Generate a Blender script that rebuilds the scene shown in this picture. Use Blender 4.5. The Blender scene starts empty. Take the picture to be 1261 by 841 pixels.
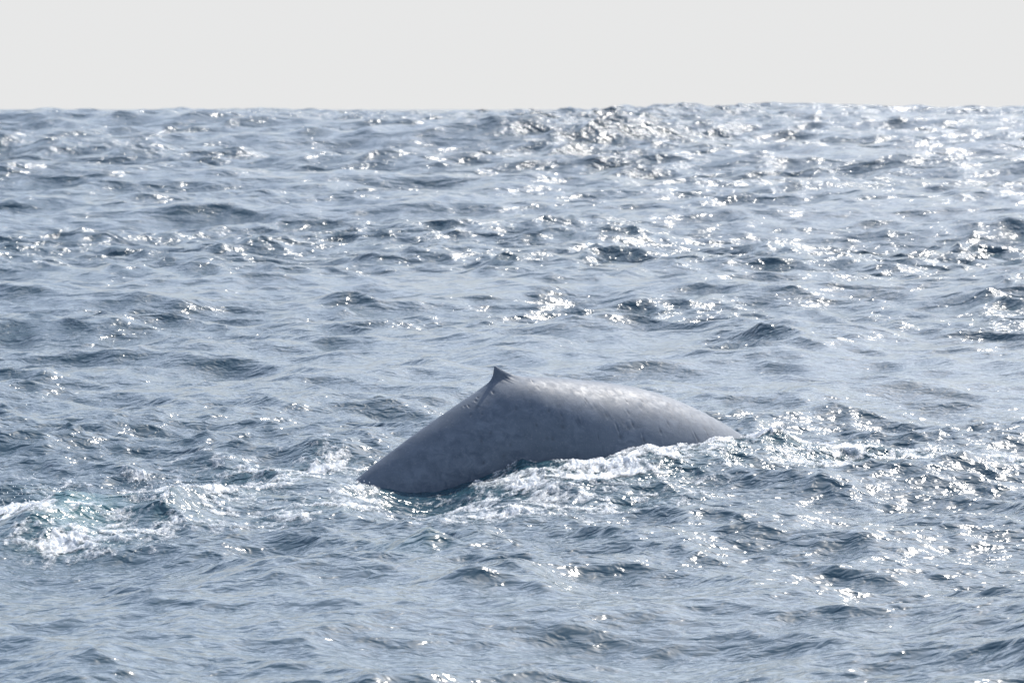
import bpy, math, random
import numpy as np
from mathutils import Vector
R = math.radians
rng = np.random.default_rng(11)
sc = bpy.context.scene
COL = sc.collection

# ------------------------------------------------------------------ camera
FPX, PW, PH, HOR = 5000.0, 1261.0, 841.0, 134.5     # focal length in photo pixels, eye level row
ZC = 4.75                                            # eye height above the water by the whale (boat deck)
PITCH = math.atan((PH / 2 - HOR) / FPX)
cam = bpy.data.cameras.new('camera'); camo = bpy.data.objects.new('camera', cam); COL.objects.link(camo)
camo.location = (0, 0, ZC); camo.rotation_euler = (math.pi / 2 - PITCH, 0, 0)
cam.sensor_width = 36; cam.lens = 36 * FPX / PW
cam.clip_start = 0.5; cam.clip_end = 60000
cam.dof.use_dof = True; cam.dof.focus_distance = 51; cam.dof.aperture_fstop = 4.0
sc.camera = camo
# ------------------------------------------------------------------ sky and sun
SUN_EL, SUN_AZ = 43.5, 28.0                         # azimuth to the right of the view direction (+Y)
w = bpy.data.worlds.new('World'); sc.world = w; w.use_nodes = True
nt = w.node_tree; nt.nodes.clear()
sky = nt.nodes.new('ShaderNodeTexSky'); sky.sky_type = 'NISHITA'; sky.sun_disc = False
sky.sun_elevation = R(SUN_EL); sky.sun_rotation = R(SUN_AZ)
sky.air_density = 1.0; sky.dust_density = 1.4; sky.ozone_density = 1.0; sky.altitude = 0
hs = nt.nodes.new('ShaderNodeHueSaturation'); hs.inputs['Saturation'].default_value = 0.70; hs.inputs['Hue'].default_value = 0.506
bg = nt.nodes.new('ShaderNodeBackground'); bg.inputs['Strength'].default_value = 0.15
# pale marine haze that thins out with height, the same all the way round the horizon
tcw = nt.nodes.new('ShaderNodeTexCoord'); sep = nt.nodes.new('ShaderNodeSeparateXYZ'); nt.links.new(tcw.outputs['Generated'], sep.inputs[0])
hz = nt.nodes.new('ShaderNodeMapRange'); hz.interpolation_type = 'SMOOTHSTEP'; nt.links.new(sep.outputs[2], hz.inputs[0])
for i, q in enumerate((0.03, 0.30, 1.0, 0.0)): hz.inputs[i + 1].default_value = q
hm = nt.nodes.new('ShaderNodeMix'); hm.data_type = 'RGBA'; hm.inputs[7].default_value = (2.90, 2.91, 2.91, 1)
nt.links.new(hz.outputs[0], hm.inputs[0])
wo = nt.nodes.new('ShaderNodeOutputWorld')
nt.links.new(sky.outputs[0], hs.inputs['Color']); nt.links.new(hs.outputs[0], hm.inputs[6]); nt.links.new(hm.outputs[2], bg.inputs['Color'])
nt.links.new(bg.outputs[0], wo.inputs['Surface'])
sl = bpy.data.lights.new('sun', 'SUN'); sl.energy = 3.0; sl.angle = R(0.5); sl.color = (1, 0.95, 0.88)
so = bpy.data.objects.new('sun', sl); COL.objects.link(so); so.location = (30, 60, 60)
sd = Vector((math.sin(R(SUN_AZ)) * math.cos(R(SUN_EL)), math.cos(R(SUN_AZ)) * math.cos(R(SUN_EL)), math.sin(R(SUN_EL))))
so.rotation_euler = sd.to_track_quat('Z', 'Y').to_euler()
sc.view_settings.view_transform = 'Standard'; sc.view_settings.look = 'None'
sc.view_settings.exposure = 0.88; sc.view_settings.gamma = 1.0
sc.cycles.use_denoising = True
sc.cycles.max_bounces = 6
sc.cycles.sample_clamp_direct = 16; sc.cycles.sample_clamp_indirect = 6
sc.cycles.caustics_reflective = False; sc.cycles.caustics_refractive = False

# ------------------------------------------------------------------ helpers
cp, sp = math.cos(PITCH), math.sin(PITCH)
def ray(px, py):                                    # pixel -> direction
    x = (np.asarray(px, float) - PW / 2) / FPX; y = (PH / 2 - np.asarray(py, float)) / FPX
    return x, cp + y * sp, -sp + y * cp
def on_water(px, py, z=0.0):
    dx, dy, dz = ray(px, py); t = (z - ZC) / dz
    return dx * t, dy * t
def to_pix(x, y, z=0.0):
    zz = z - ZC
    f = y * cp - zz * sp; u = y * sp + zz * cp
    return PW / 2 + FPX * x / f, PH / 2 - FPX * u / f
def sstep(a, b, x):
    t = np.clip((x - a) / (b - a), 0, 1); return t * t * (3 - 2 * t)
def tile(n, L, lmin, lmax, wind, power, seed, slope, chop=True, iso=0.0, p=4.0):
    """periodic random sea patch: height and horizontal displacement; slope = rms slope of the band"""
    g = np.random.default_rng(seed)
    k1 = 2 * np.pi * np.fft.fftfreq(n, L / n); kx, ky = np.meshgrid(k1, k1, indexing='ij')
    k = np.hypot(kx, ky); k[0, 0] = 1
    band = sstep(np.log(2 * np.pi / lmax) - .25, np.log(2 * np.pi / lmax) + .1, np.log(k)) * (1 - sstep(np.log(2 * np.pi / lmin) - .1, np.log(2 * np.pi / lmin) + .25, np.log(k)))
    c = (kx * math.cos(wind) + ky * math.sin(wind)) / k
    P = band * k ** -p * (iso + (1 - iso) * np.abs(c) ** power)
    a = (g.normal(size=(n, n)) + 1j * g.normal(size=(n, n))) * np.sqrt(P); a[0, 0] = 0
    h = np.fft.ifft2(a); s = np.sqrt(np.mean(np.real(np.fft.ifft2(1j * kx * a)) ** 2 + np.real(np.fft.ifft2(1j * ky * a)) ** 2))
    q = slope / s
    out = [np.real(h) * q]
    if chop:
        out += [np.real(np.fft.ifft2(1j * kx / k * a)) * q, np.real(np.fft.ifft2(1j * ky / k * a)) * q]
    return np.stack(out).astype(np.float32), L
def samp(t, x, y, rot=0.0):
    T, L = t; n = T.shape[1]
    c, s = math.cos(rot), math.sin(rot)
    u = (c * x + s * y) / L * n; v = (-s * x + c * y) / L * n
    i = np.floor(u).astype(np.int64); j = np.floor(v).astype(np.int64)
    fu = (u - i).astype(np.float32); fv = (v - j).astype(np.float32)
    i %= n; j %= n; i2 = (i + 1) % n; j2 = (j + 1) % n
    r = T[:, i, j] * (1 - fu) * (1 - fv) + T[:, i2, j] * fu * (1 - fv) + T[:, i, j2] * (1 - fu) * fv + T[:, i2, j2] * fu * fv
    if r.shape[0] == 3:
        r = np.stack([r[0], c * r[1] - s * r[2], s * r[1] + c * r[2]])
    return r
def mesh_grid(name, V, nr, nc, keep=None, smooth=True):
    idx = np.arange(nr * nc, dtype=np.int32).reshape(nr, nc)
    F = np.stack([idx[:-1, :-1], idx[:-1, 1:], idx[1:, 1:], idx[1:, :-1]], -1).reshape(-1, 4)
    if keep is not None:
        F = F[keep.reshape(-1)]
        used = np.zeros(nr * nc, bool); used[F.reshape(-1)] = True
        mp = np.cumsum(used) - 1; F = mp[F].astype(np.int32); V = V[used]
    else:
        used = None
    me = bpy.data.meshes.new(name)
    me.vertices.add(len(V)); me.vertices.foreach_set('co', np.ascontiguousarray(V, np.float32).reshape(-1))
    me.loops.add(F.size); me.loops.foreach_set('vertex_index', np.ascontiguousarray(F, np.int32).reshape(-1))
    me.polygons.add(len(F)); me.polygons.foreach_set('loop_start', np.arange(0, F.size, 4, dtype=np.int32))
    me.polygons.foreach_set('loop_total', np.full(len(F), 4, np.int32))
    me.update(calc_edges=True); me.shade_smooth()
    return me, used
def add_attr(me, name, data):
    a = me.attributes.new(name, 'FLOAT', 'POINT'); a.data.foreach_set('value', np.ascontiguousarray(data, np.float32).reshape(-1))
def link(name, me, mat=None, **props):
    o = bpy.data.objects.new(name, me); COL.objects.link(o)
    if mat: me.materials.append(mat)
    for k, v in props.items(): o[k] = v
    return o
class NB:
    """small node builder"""
    def __init__(s, name):
        s.m = bpy.data.materials.new(name); s.m.use_nodes = True; s.t = s.m.node_tree
        s.p = s.t.nodes['Principled BSDF']
    def n(s, typ, **kw):
        o = s.t.nodes.new(typ)
        for k, v in kw.items():
            if k[0] == 'i' and k[1:].isdigit(): s.set(o.inputs[int(k[1:])], v)
            elif k in o.inputs and not hasattr(o, k): s.set(o.inputs[k], v)
            else: setattr(o, k, v)
        return o
    def set(s, sock, v):
        if isinstance(v, bpy.types.NodeSocket): s.t.links.new(v, sock)
        else: sock.default_value = v
    def math(s, op, a, b=0.5, c=None):
        o = s.n('ShaderNodeMath', operation=op); s.set(o.inputs[0], a); s.set(o.inputs[1], b)
        if c is not None: s.set(o.inputs[2], c)
        return o.outputs[0]
    def noise(s, vec, scale, detail=2.0, rough=0.5, dist=0.0):
        o = s.n('ShaderNodeTexNoise'); s.set(o.inputs['Vector'], vec)
        o.inputs['Scale'].default_value = scale; o.inputs['Detail'].default_value = detail
        o.inputs['Roughness'].default_value = rough; o.inputs['Distortion'].default_value = dist
        return o.outputs['Fac']
    def mapr(s, v, a, b, c, d):
        o = s.n('ShaderNodeMapRange'); s.set(o.inputs[0], v)
        for i, q in enumerate((a, b, c, d)): s.set(o.inputs[i + 1], q)
        return o.outputs[0]
    def attr(s, name):
        o = s.n('ShaderNodeAttribute'); o.attribute_name = name; return o.outputs['Fac']
    def mixc(s, f, a, b):
        o = s.n('ShaderNodeMix'); o.data_type = 'RGBA'; s.set(o.inputs[0], f); s.set(o.inputs[6], a); s.set(o.inputs[7], b); return o.outputs[2]
    def bump(s, h, strength, dist, normal=None):
        o = s.n('ShaderNodeBump'); s.set(o.inputs['Height'], h); s.set(o.inputs['Strength'], strength); s.set(o.inputs['Distance'], dist)
        if normal is not None: s.set(o.inputs['Normal'], normal)
        return o.outputs[0]

# ------------------------------------------------------------------ materials
def sea_material():
    b = NB('sea_water'); pos = b.n('ShaderNodeNewGeometry').outputs['Position']
    mp = b.n('ShaderNodeMapping'); b.set(mp.inputs['Vector'], pos); mp.inputs['Scale'].default_value = (0.75, 1.0, 0.4)
    v = mp.outputs[0]
    far = b.attr('far'); bub = b.attr('bubbles'); calm = b.attr('calm')
    n1 = b.noise(v, 0.33, 3.5, 0.6)                 # lost chop, far away
    n2 = b.noise(v, 6.0, 2.0, 0.55, 0.4)              # hand-sized ripples
    bm = b.bump(n1, 1.0, b.math('MULTIPLY', b.math('MULTIPLY', far, calm), 3.0))
    bm = b.bump(n2, 1.0, b.math('MULTIPLY', calm, 0.062), bm)
    b.set(b.p.inputs['Normal'], bm)
    b.set(b.p.inputs['Base Color'], b.mixc(bub, (0.026, 0.062, 0.088, 1), (0.035, 0.13, 0.145, 1)))
    b.p.inputs['IOR'].default_value = 1.333; b.p.inputs['Specular IOR Level'].default_value = 0.5
    b.p.inputs['Roughness'].default_value = 0.15
    return b.m
def foam_material():
    b = NB('sea_foam'); pos = b.n('ShaderNodeNewGeometry').outputs['Position']
    n = b.noise(pos, 22.0, 4.0, 0.65); n2 = b.noise(pos, 70.0, 2.0, 0.6)
    b.set(b.p.inputs['Normal'], b.bump(n2, 0.5, 0.01, b.bump(n, .7, 0.03)))
    b.set(b.p.inputs['Base Color'], b.mixc(b.mapr(n, .35, .65, 0, 1), (0.62, 0.68, 0.71, 1), (0.86, 0.87, 0.88, 1)))
    lace = b.noise(pos, 34.0, 3.0, 0.65, 0.6)          # bubbles thin out to a film and to nothing at the edges
    thick = b.math('ADD', b.attr('thick'), b.math('MULTIPLY', b.math('SUBTRACT', lace, .5), 1.3))
    b.set(b.p.inputs['Alpha'], b.mapr(thick, -.12, .72, 0, .88))
    b.p.inputs['Roughness'].default_value = 0.25; b.p.inputs['IOR'].default_value = 1.333
    return b.m
def drop_material():
    b = NB('water_drops'); b.p.inputs['Base Color'].default_value = (0.8, 0.83, 0.85, 1)
    b.p.inputs['Roughness'].default_value = 0.1; b.p.inputs['IOR'].default_value = 1.333
    return b.m
def whale_material():
    b = NB('wet_whale_skin'); tc = b.n('ShaderNodeTexCoord').outputs['Object']
    mp = b.n('ShaderNodeMapping'); b.set(mp.inputs['Vector'], tc); mp.inputs['Scale'].default_value = (1, 1, 1.3)
    v = mp.outputs[0]
    big = b.noise(v, 1.3, 3.0, 0.55, 0.6); mid = b.noise(v, 6.0, 5.0, 0.65, 0.8); fine = b.noise(v, 38.0, 4.0, 0.7)
    c = b.mixc(b.mapr(mid, .33, .68, 0, 1), (0.066, 0.090, 0.124, 1), (0.132, 0.164, 0.208, 1))
    c = b.mixc(b.mapr(big, .42, .60, 0, .7), c, (0.092, 0.118, 0.152, 1))
    c = b.mixc(b.mapr(fine, .56, .70, 0, .6), c, (0.19, 0.215, 0.245, 1))
    c = b.mixc(b.math('MULTIPLY', b.attr('scar'), .6), c, (0.045, 0.055, 0.068, 1))
    b.set(b.p.inputs['Base Color'], c)
    mw = b.n('ShaderNodeMapping'); b.set(mw.inputs['Vector'], tc); mw.inputs['Scale'].default_value = (5, 5, 1.2)
    runs = b.noise(mw.outputs[0], 2.2, 4.0, 0.6, 0.5)           # sheets of water still running off
    b.set(b.p.inputs['Roughness'], b.mapr(runs, .35, .65, .50, .62))
    b.set(b.p.inputs['Normal'], b.bump(fine, .08, .008, b.bump(mid, .15, .02)))
    b.p.inputs['IOR'].default_value = 1.36; b.p.inputs['Specular IOR Level'].default_value = 0.25
    return b.m

# ------------------------------------------------------------------ water surface
WIND = R(-98)
T_B = tile(512, 307.0, 9, 45, WIND, 4, 1, .07, iso=.06)
T_C = tile(512, 71.0, 2.4, 9, WIND + .35, 3, 2, .115, iso=.10)
T_D = tile(1024, 37.0, 0.7, 2.4, WIND - .3, 2, 3, .17, iso=.2)
T_E = tile(1024, 13.1, 0.22, 0.7, WIND + .1, 1, 4, .17, iso=.3)
T_X = tile(1024, 17.3, 0.16, 1.1, WIND, 0, 5, 1.0, iso=1.0, p=3.4)           # churn
T_M = tile(512, 211.0, 5, 60, WIND + .5, 2, 6, 1.0, chop=False, iso=.4)      # gusts and slicks
T_M[0][:] /= T_M[0].std()
T_N = tile(1024, 9.7, 0.05, 1.2, 0, 0, 8, 1.0, chop=False, iso=1.0, p=2.3); T_N[0][:] /= T_N[0].std()
T_N2 = tile(1024, 23.0, 0.5, 6, 0, 0, 9, 1.0, chop=False, iso=1.0, p=3.0); T_N2[0][:] /= T_N2[0].std()
g2 = np.random.default_rng(21)
SW = [(R(-95 + g2.normal() * 14), g2.uniform(75, 170), g2.uniform(.22, .5), g2.uniform(0, 6.28)) for _ in range(9)]

def gauss(px, py, cx, cy, rx, ry):
    return np.exp(-(((px - cx) / rx) ** 2 + ((py - cy) / ry) ** 2))
# foam and churn, given as places on the water (photo pixel of the spot, extent)
FOAM_WHALE = [(600, 634, 120, 13, .58), (770, 616, 120, 11, .62), (640, 586, 50, 10, 1.1), (560, 612, 75, 12, .9), (600, 602, 55, 12, 1.05), (640, 600, 70, 16, 1.1), (720, 596, 70, 17, 1.15), (800, 588, 75, 18, 1.25), (880, 580, 50, 15, 1.2), (700, 620, 80, 9, .55), (640, 625, 50, 8, .4), (455, 603, 26, 10, 1.1), (400, 625, 60, 13, .8)]
FOAM_WAKE = [(1020, 578, 110, 10, .95), (1120, 566, 110, 8, .85), (935, 562, 40, 18, 1.45), (985, 566, 55, 13, 1.2), (1060, 570, 70, 10, 1.05), (1140, 572, 60, 9, 0.8), (1235, 565, 45, 9, 1.0)]
FOAM_LEFT = [(260, 613, 140, 20, .66), (70, 640, 90, 20, .72), (20, 624, 45, 22, 1.27), (75, 654, 95, 10, 1.12), (190, 629, 34, 22, 1.02), (130, 612, 60, 14, 1.12), (215, 607, 80, 12, 1.12), (310, 592, 90, 12, 0.87), (400, 582, 60, 9, 0.82), (60, 622, 50, 12, 0.82), (330, 632, 60, 10, 0.67), (250, 640, 50, 10, 0.57), (110, 619, 90, 30, 0.62), (60, 604, 70, 16, 0.72)]
def blobs(px, py, L):
    m = np.zeros_like(px)
    for cx, cy, rx, ry, s in L: m = np.maximum(m, s * gauss(px, py, cx, cy, rx, ry))
    return m
def surface(x, y, dr):
    """displaced water surface over rest points x, y; dr = sampling step there"""
    r = np.hypot(x, y); px, py = to_pix(x, np.maximum(y, 3.0))
    infr = (y > 20) & (y < 90)
    px = np.where(infr, px, -9e3); py = np.where(infr, py, -9e3)
    z = np.zeros_like(x); ox = np.zeros_like(x); oy = np.zeros_like(x)
    ramp = sstep(65, 260, r)
    gxh = PW / 2 + FPX * x / np.maximum(y, 3.0)
    for a, lam, amp, ph in SW:
        k = 2 * np.pi / lam
        z += ramp * (1 - .9 * sstep(480, 560, r)) * amp * np.cos(k * (x * math.cos(a) + y * math.sin(a)) + ph)
    ridge = np.exp(-((r - 480) / 75) ** 2) * (np.abs(x) < 700)
    crest = ZC + (HOR - np.interp(gxh, HX, HY) - 1.5) * 480 / FPX
    z = z * (1 - .75 * ridge) + .9 * ramp * (1 - ridge) * (1 - sstep(480, 560, r)) + ridge * crest
    # individual larger swells: (pixel column, distance, half width, half length, height)
    for cx, d, hw, hl, hh in SWELLS:
        X = (cx - PW / 2) / FPX * d
        z += hh * np.exp(-((x - X) / hw) ** 2 - ((y - d - .12 * (x - X)) / hl) ** 2)
    lost = np.zeros_like(x)
    near_whale = np.exp(-(np.maximum(0, np.hypot((x + .0) / 3.4, (y - 52.5) / 6.0) - .6)) ** 2 * 3)
    gust = np.clip(1.0 + .22 * samp(T_M, x, y)[0], .6, 1.5)
    gx, gy = to_pix(x, np.maximum(y, 3.0))
    for cx, cy, rx, ry, q in RUFFLED: gust = gust + q * gauss(gx, gy, cx, cy, rx, ry)
    for T, lam, damp, gm, rot in ((T_B, 20, .85, 0, .0), (T_C, 4.5, .6, .4, .5), (T_D, 1.3, .25, .8, -.3), (T_E, .4, 0., 1, .2)):
        wgt = np.clip((lam / dr - 1.6) / 2.0, 0, 1)
        if T is T_B or T is T_C: wgt = wgt * (1 + (.0 if T is T_B else .8) * sstep(100, 350, r))
        amp = wgt * (1 - damp * (np.maximum(near_whale, .9 * (1 - sstep(62, 95, r))) if T is T_B else near_whale)) * (gust * gm + 1 - gm)
        h, dx, dy = samp(T, x, y, rot)
        z += amp * h; ox += amp * 1.1 * dx; oy += amp * 1.1 * dy
        if T is not T_B: lost += (1 - wgt) * .33
    churn = np.clip(np.maximum(blobs(px, py, FOAM_WHALE), np.maximum(blobs(px, py, FOAM_WAKE), blobs(px, py, FOAM_LEFT))), 0, 1)
    churn = sstep(.1, .9, churn)
    h, dx, dy = samp(T_X, x, y, .9)
    fade = np.clip((.5 / dr - 1.2) / 2, 0, 1) * churn * np.where(px > 380, .16, .23)
    z += fade * h; ox += fade * .8 * dx; oy += fade * .8 * dy
    for cx, cy, rx, ry, hh in HEAPS:
        z += hh * gauss(px, py, cx, cy, rx, ry)
    return x + ox, y + oy, z, np.clip(lost, 0, 1), churn, gust, px, py
SWELLS = [(735, 325, 14, 12, 2.4), (905, 350, 12, 14, 1.4)]
HX = [-400, 0, 100, 200, 330, 450, 600, 720, 800, 850, 950, 1020, 1100, 1200, 1261, 1700]     # crest line of the far swell set
HY = [134, 134, 132, 133, 134, 137, 137, 135, 131.5, 134, 130.5, 129, 129.5, 132, 132, 133]
RUFFLED = [(1080, 660, 170, 45, -.32), (1140, 600, 120, 18, -.2), (980, 625, 60, 20, -.2), (300, 400, 300, 40, .22), (900, 350, 300, 25, .25), (745, 196, 120, 24, 2.8), (860, 388, 80, 10, 1.1), (700, 378, 50, 8, .7), (900, 440, 60, 12, .9), (1230, 400, 50, 40, .7), (1180, 320, 110, 16, .7), (950, 172, 140, 10, .9), (1120, 150, 160, 10, .9), (600, 330, 40, 8, .5)]
HEAPS = [(525, 606, 62, 17, -.34), (620, 598, 45, 10, .02), (690, 596, 60, 14, .13), (800, 586, 75, 16, .28), (890, 576, 45, 16, .22), (950, 568, 35, 12, .25), (1190, 575, 45, 9, .18),
         (85, 632, 75, 13, .23), (30, 640, 45, 14, .20), (200, 626, 40, 10, .15), (275, 575, 42, 9, .20), (410, 570, 60, 9, .24), (495, 674, 50, 6, .16), (640, 706, 60, 6, .14), (580, 720, 40, 5, .12)]

M_SEA, M_FOAM, M_DROP, M_WHALE = sea_material(), foam_material(), drop_material(), whale_material()
def rows(r0, r1, n, p=1.3):
    q = 1 - p; t = np.linspace(r0 ** q, r1 ** q, n); return t ** (1 / q)
rr = np.concatenate([np.linspace(2, 29.5, 56), rows(30, 1200, 1500, 1.2), np.geomspace(1240, 40000, 26)])
side = np.geomspace(.0006, math.pi - .155, 72)
th = np.concatenate([-(.15 + side[::-1]), np.linspace(-.15, .15, 740), .15 + side])
drr = np.gradient(rr)
Rg, Tg = np.meshgrid(rr, th, indexing='ij'); Dg = np.broadcast_to(drr[:, None], Rg.shape)
dth = np.gradient(th)[None, :] * Rg
Dg = np.maximum(Dg, dth)
X, Y, Z, lost, churn, gust, px, py = surface(Rg * np.sin(Tg), Rg * np.cos(Tg), Dg)
me, _ = mesh_grid('sea', np.stack([X, Y, Z], -1).reshape(-1, 3), len(rr), len(th))
bub = np.clip(0.6 * gauss(px, py, 75, 638, 60, 14) + .2 * churn + .25 * gauss(px, py, 495, 672, 60, 10), 0, 1)
add_attr(me, 'far', lost); add_attr(me, 'bubbles', bub); add_attr(me, 'calm', np.clip(gust, .3, 1.6) * (1 + .8 * churn))
link('sea', me, M_SEA, kind='structure', label='grey blue choppy sea glittering under the sun')

# ------------------------------------------------------------------ foam
fr = 1 / np.linspace(1 / 40.0, 1 / 60.5, 520); ft = np.linspace(-.134, .134, 1150)
Rf, Tf = np.meshgrid(fr, ft, indexing='ij'); Df = np.full_like(Rf, .09)
fx, fy = Rf * np.sin(Tf), Rf * np.cos(Tf)
X, Y, Z, _, _, _, px, py = surface(fx, fy, Df)
n = .62 * samp(T_N, fx * 1.0, fy * .8)[0] + .55 * samp(T_N, fx * .37 + 3, fy * .3, 1.1)[0]
n2 = samp(T_N2, fx, fy * .7)[0]
web = 1 - np.abs(samp(T_N, fx * .45 + 1, fy * .3, .6)[0]); web2 = 1 - np.abs(samp(T_N, fx * .9 + 7, fy * .6, 2.1)[0])
for name, L, lab in (('whale_foam', FOAM_WHALE, 'lacy white foam churned up along the flank of the whale'),
                     ('wake_foam', FOAM_WAKE, 'white foam where the body of the whale dips under, trailing off across the water'),
                     ('splash_foam', FOAM_LEFT, 'white foam of the breaking splash and footprint behind the tail of the whale')):
    m = blobs(px, py, L)
    lvl = .95 * m + .30 * n + .26 * web + .2 * web2 + .14 * n2 - .74
    for L2 in (FOAM_WHALE, FOAM_WAKE, FOAM_LEFT):
        if L2 is not L: lvl = np.where(blobs(px, py, L2) > m, -1, lvl)
    lvl = np.where(m < .12, -1, lvl)
    k = lvl > -.28
    keep = k[:-1, :-1] & k[1:, :-1] & k[:-1, 1:] & k[1:, 1:]
    zz = Z + .012 + .03 * np.clip(lvl, 0, .6) + .007 * samp(T_N, fx * 2.3, fy * 2.3, .4)[0] * (lvl > 0)
    fm, us = mesh_grid(name, np.stack([X, Y, zz], -1).reshape(-1, 3), len(fr), len(ft), keep)
    add_attr(fm, 'thick', lvl.reshape(-1)[us])
    link(name, fm, M_FOAM, kind='stuff', label=lab, category='foam')

# ------------------------------------------------------------------ whale
YAW = R(38)
ax, ay = math.cos(YAW), math.sin(YAW)               # towards the head
Cx, Cy = (608 - PW / 2) / FPX * 52.8, 52.8
def on_plane(p):                                    # pixel -> (s, z) on the whale's upright middle plane
    dx, dy, dz = ray(p[0], p[1])
    # t*(dx,dy) = C + s*(ax,ay)
    det = dx * (-ay) + ax * dy
    t = (Cx * (-ay) + ax * Cy) / det
    s = (t * dx - Cx) * ax + (t * dy - Cy) * ay
    return float(s), float(ZC + t * dz)
base_px = [(437, 595), (443, 588), (473, 564), (507, 538), (546, 511), (572, 494), (590, 483), (606, 473), (624, 466.5), (640, 464), (691, 466), (743, 471), (777, 476.5), (828, 493), (867, 513), (892, 528.5), (912, 542)]
bs = np.array([on_plane(p) for p in base_px])
# underwater: peduncle plunging to the flukes, and the back running on to the head
bs = np.vstack([[(-6.6, -2.9), (-5.2, -2.35), (-4.0, -1.6), (-3.1, -.9)], bs, [(bs[-1, 0] + .8, -.55), (bs[-1, 0] + 2.2, -.95), (bs[-1, 0] + 5, -1.15), (bs[-1, 0] + 9, -1.2), (bs[-1, 0] + 12.5, -1.5), (bs[-1, 0] + 14, -2.2)]])
bs = bs[np.argsort(bs[:, 0])]
S0, S1 = bs[0, 0], bs[-1, 0]
ss = np.concatenate([np.linspace(S0, -2.6, 40, endpoint=False), np.linspace(-2.6, -.35, 260, endpoint=False), np.linspace(-.35, .5, 170, endpoint=False), np.linspace(.5, 4.2, 400, endpoint=False), np.linspace(4.2, S1, 60)])
def pchip(xq, x, y):
    h = np.diff(x); d = np.diff(y) / h; m = np.zeros_like(y)
    m[1:-1] = np.where(d[:-1] * d[1:] > 0, 2 * d[:-1] * d[1:] / (d[:-1] + d[1:] + 1e-12), 0); m[0], m[-1] = d[0], d[-1]
    i = np.clip(np.searchsorted(x, xq) - 1, 0, len(x) - 2); t = (xq - x[i]) / h[i]
    return (1 + 2 * t) * (1 - t) ** 2 * y[i] + t * (1 - t) ** 2 * h[i] * m[i] + t * t * (3 - 2 * t) * y[i + 1] + t * t * (t - 1) * h[i] * m[i + 1]
zr = pchip(ss, bs[:, 0], bs[:, 1])
wq = pchip(ss, np.array([S0, -5, -3.2, -2, -.8, 0, 1.2, 2.6, 4, 8, 12, S1 - 1, S1]), np.array([.03, .16, .26, .36, .52, .74, 1.06, 1.26, 1.38, 1.45, 1.2, .7, .03]))
hq = pchip(ss, np.array([S0, -5, -3.2, -2, -.8, 0, 1.2, 2.6, 4, 8, 12, S1 - 1, S1]), np.array([.06, .5, .85, 1.2, 1.65, 2.15, 2.7, 2.85, 2.9, 2.9, 2.2, 1.1, .06]))
keel = (1 - sstep(-1.6, 1.2, ss))
NT = 160
tt = np.linspace(-1, 1, NT); tau = np.sign(tt) * np.abs(tt) ** 1.35 * math.pi       # denser by the ridge
Sg, Tg = np.meshgrid(ss, tau, indexing='ij')
W, Hh, K = wq[:, None], hq[:, None], keel[:, None]
half = np.abs(np.sin(Tg / 2))
yl = W * np.sin(Tg) * (1 - .5 * K * (1 - half) ** 1.2)
flat = 1 - .10 * K
zl = zr[:, None] - Hh * (1 - np.cos(Tg)) / 2 * flat
xl = Sg.copy()
# fin
fin_px = [(575, 492.5), (590, 482.5), (599, 475.5), (606, 469.5), (613, 462), (617.5, 455.5), (622, 449.5), (624, 451.5), (627.5, 456), (633, 460.7), (640, 463), (655, 464)]
fs = np.array([on_plane(p) for p in fin_px])
top = np.interp(ss, fs[:, 0], fs[:, 1], left=-9, right=-9)
fh = np.clip(top - zr, 0, None)
for _ in range(2): fh[1:-1] = .25 * fh[:-2] + .5 * fh[1:-1] + .25 * fh[2:]
tf = .26
q = np.clip(1 - np.abs(Tg) / tf, 0, 1)
lift = fh[:, None] * q ** .22
zl = zl + lift
thin = np.clip(lift / .05, 0, 1)
yl = yl * (1 - thin * .8)
xl = xl - .95 * lift
# scars: short pits and nicks scattered over the flank
scar = np.zeros_like(xl); dent = np.zeros_like(xl)
gs = np.random.default_rng(5)
for i in range(150):
    s0 = gs.uniform(-.6, 4.0); a0 = -gs.uniform(.2, 1.75); l = gs.uniform(.014, .04) * gs.choice([.8, 1, 1.3]); wd = gs.uniform(.008, .02); an = gs.normal(-.8, .8)
    i0, i1 = np.searchsorted(ss, [s0 - .2, s0 + .2])
    if i1 <= i0: continue
    rad = np.interp(s0, ss, hq) / 2
    du = Sg[i0:i1] - s0; dv = (Tg[i0:i1] - a0) * rad
    c, s = math.cos(an), math.sin(an)
    u = c * du - s * dv; v = s * du + c * dv
    g = np.exp(-(u / l) ** 2 - (v / wd) ** 2)
    ring = np.exp(-(u / (l * 1.3)) ** 2 - ((v - wd * 2.2) / (wd * 1.1)) ** 2)
    scar[i0:i1] = np.maximum(scar[i0:i1], g); dent[i0:i1] += (-.009 * g + .004 * ring) * gs.uniform(.5, 1.3)
lo = samp(T_N2, xl * 1.3 + 5, Tg * 1.2)[0] * .004
d = dent + lo
ny = np.sin(Tg); nz = np.cos(Tg)
yl = yl + d * ny; zl = zl + d * nz * (lift < .005)
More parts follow.
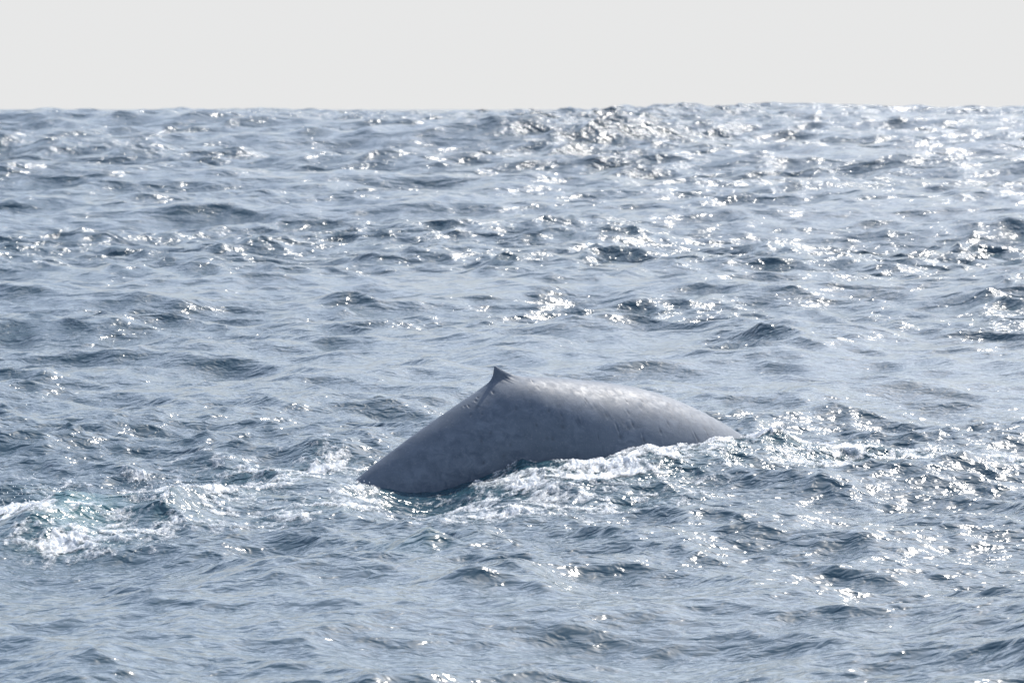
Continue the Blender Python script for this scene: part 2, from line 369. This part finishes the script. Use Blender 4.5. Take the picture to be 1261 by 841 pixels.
V = np.stack([xl * 1.0, yl, zl], -1)
wm, _ = mesh_grid('whale', V.reshape(-1, 3), len(ss), NT)
add_attr(wm, 'scar', scar)
wh = link('whale', wm, M_WHALE, label='blue grey whale arching its back and small hooked dorsal fin above the water', category='whale')
wh.location = (Cx, Cy, 0); wh.rotation_euler = (0, 0, YAW)

# ------------------------------------------------------------------ spray
def spray(name, spots, lab):
    g = np.random.default_rng(len(name)); ico = [(0, 0, 1), (.9, 0, .1), (-.5, .8, 0), (-.4, -.8, .1), (.3, .2, -.95), (.2, .6, .7)]
    tri = [(0, 1, 5), (0, 5, 2), (0, 2, 3), (0, 3, 1), (4, 5, 1), (4, 2, 5), (4, 3, 2), (4, 1, 3)]
    vs, fs_ = [], []
    for cx, cy, sx, hgt, cnt in spots:
        x0, y0 = on_water(cx, cy)
        for _ in range(cnt):
            e = g.exponential(hgt / 2.2)
            if e > hgt * 1.6: continue
            p = np.array([x0 + g.normal() * sx, y0 + g.normal() * .35, HB(cx, cy) + e]); rad = g.uniform(.003, .011)
            b0 = len(vs)
            for v in ico: vs.append(tuple(p + np.array(v) * rad))
            fs_ += [tuple(i + b0 for i in f) for f in tri]
    m = bpy.data.meshes.new(name); m.from_pydata(vs, [], fs_); m.shade_smooth()
    link(name, m, M_DROP, kind='stuff', label=lab, category='spray')
def HB(cx, cy):
    a, b_ = on_water(np.array([float(cx)]), np.array([float(cy)]))
    return float(surface(a, b_, np.array([.09]))[2][0])
spray('splash_spray', [(85, 622, .35, .28, 160), (20, 628, .3, .22, 120), (190, 636, .3, .22, 160), (215, 610, .4, .12, 80), (120, 655, .6, .12, 100)], 'droplets thrown up by the breaking splash behind the tail')
spray('tail_spray', [(440, 602, .07, .12, 70), (455, 605, .1, .06, 50)], 'droplets squirting up where the tail stock enters the water')
spray('flank_spray', [(830, 565, .15, .14, 60), (720, 582, .4, .08, 90), (950, 562, .18, .2, 140), (915, 556, .1, .12, 50)], 'droplets leaping from the foam against the flank of the whale')
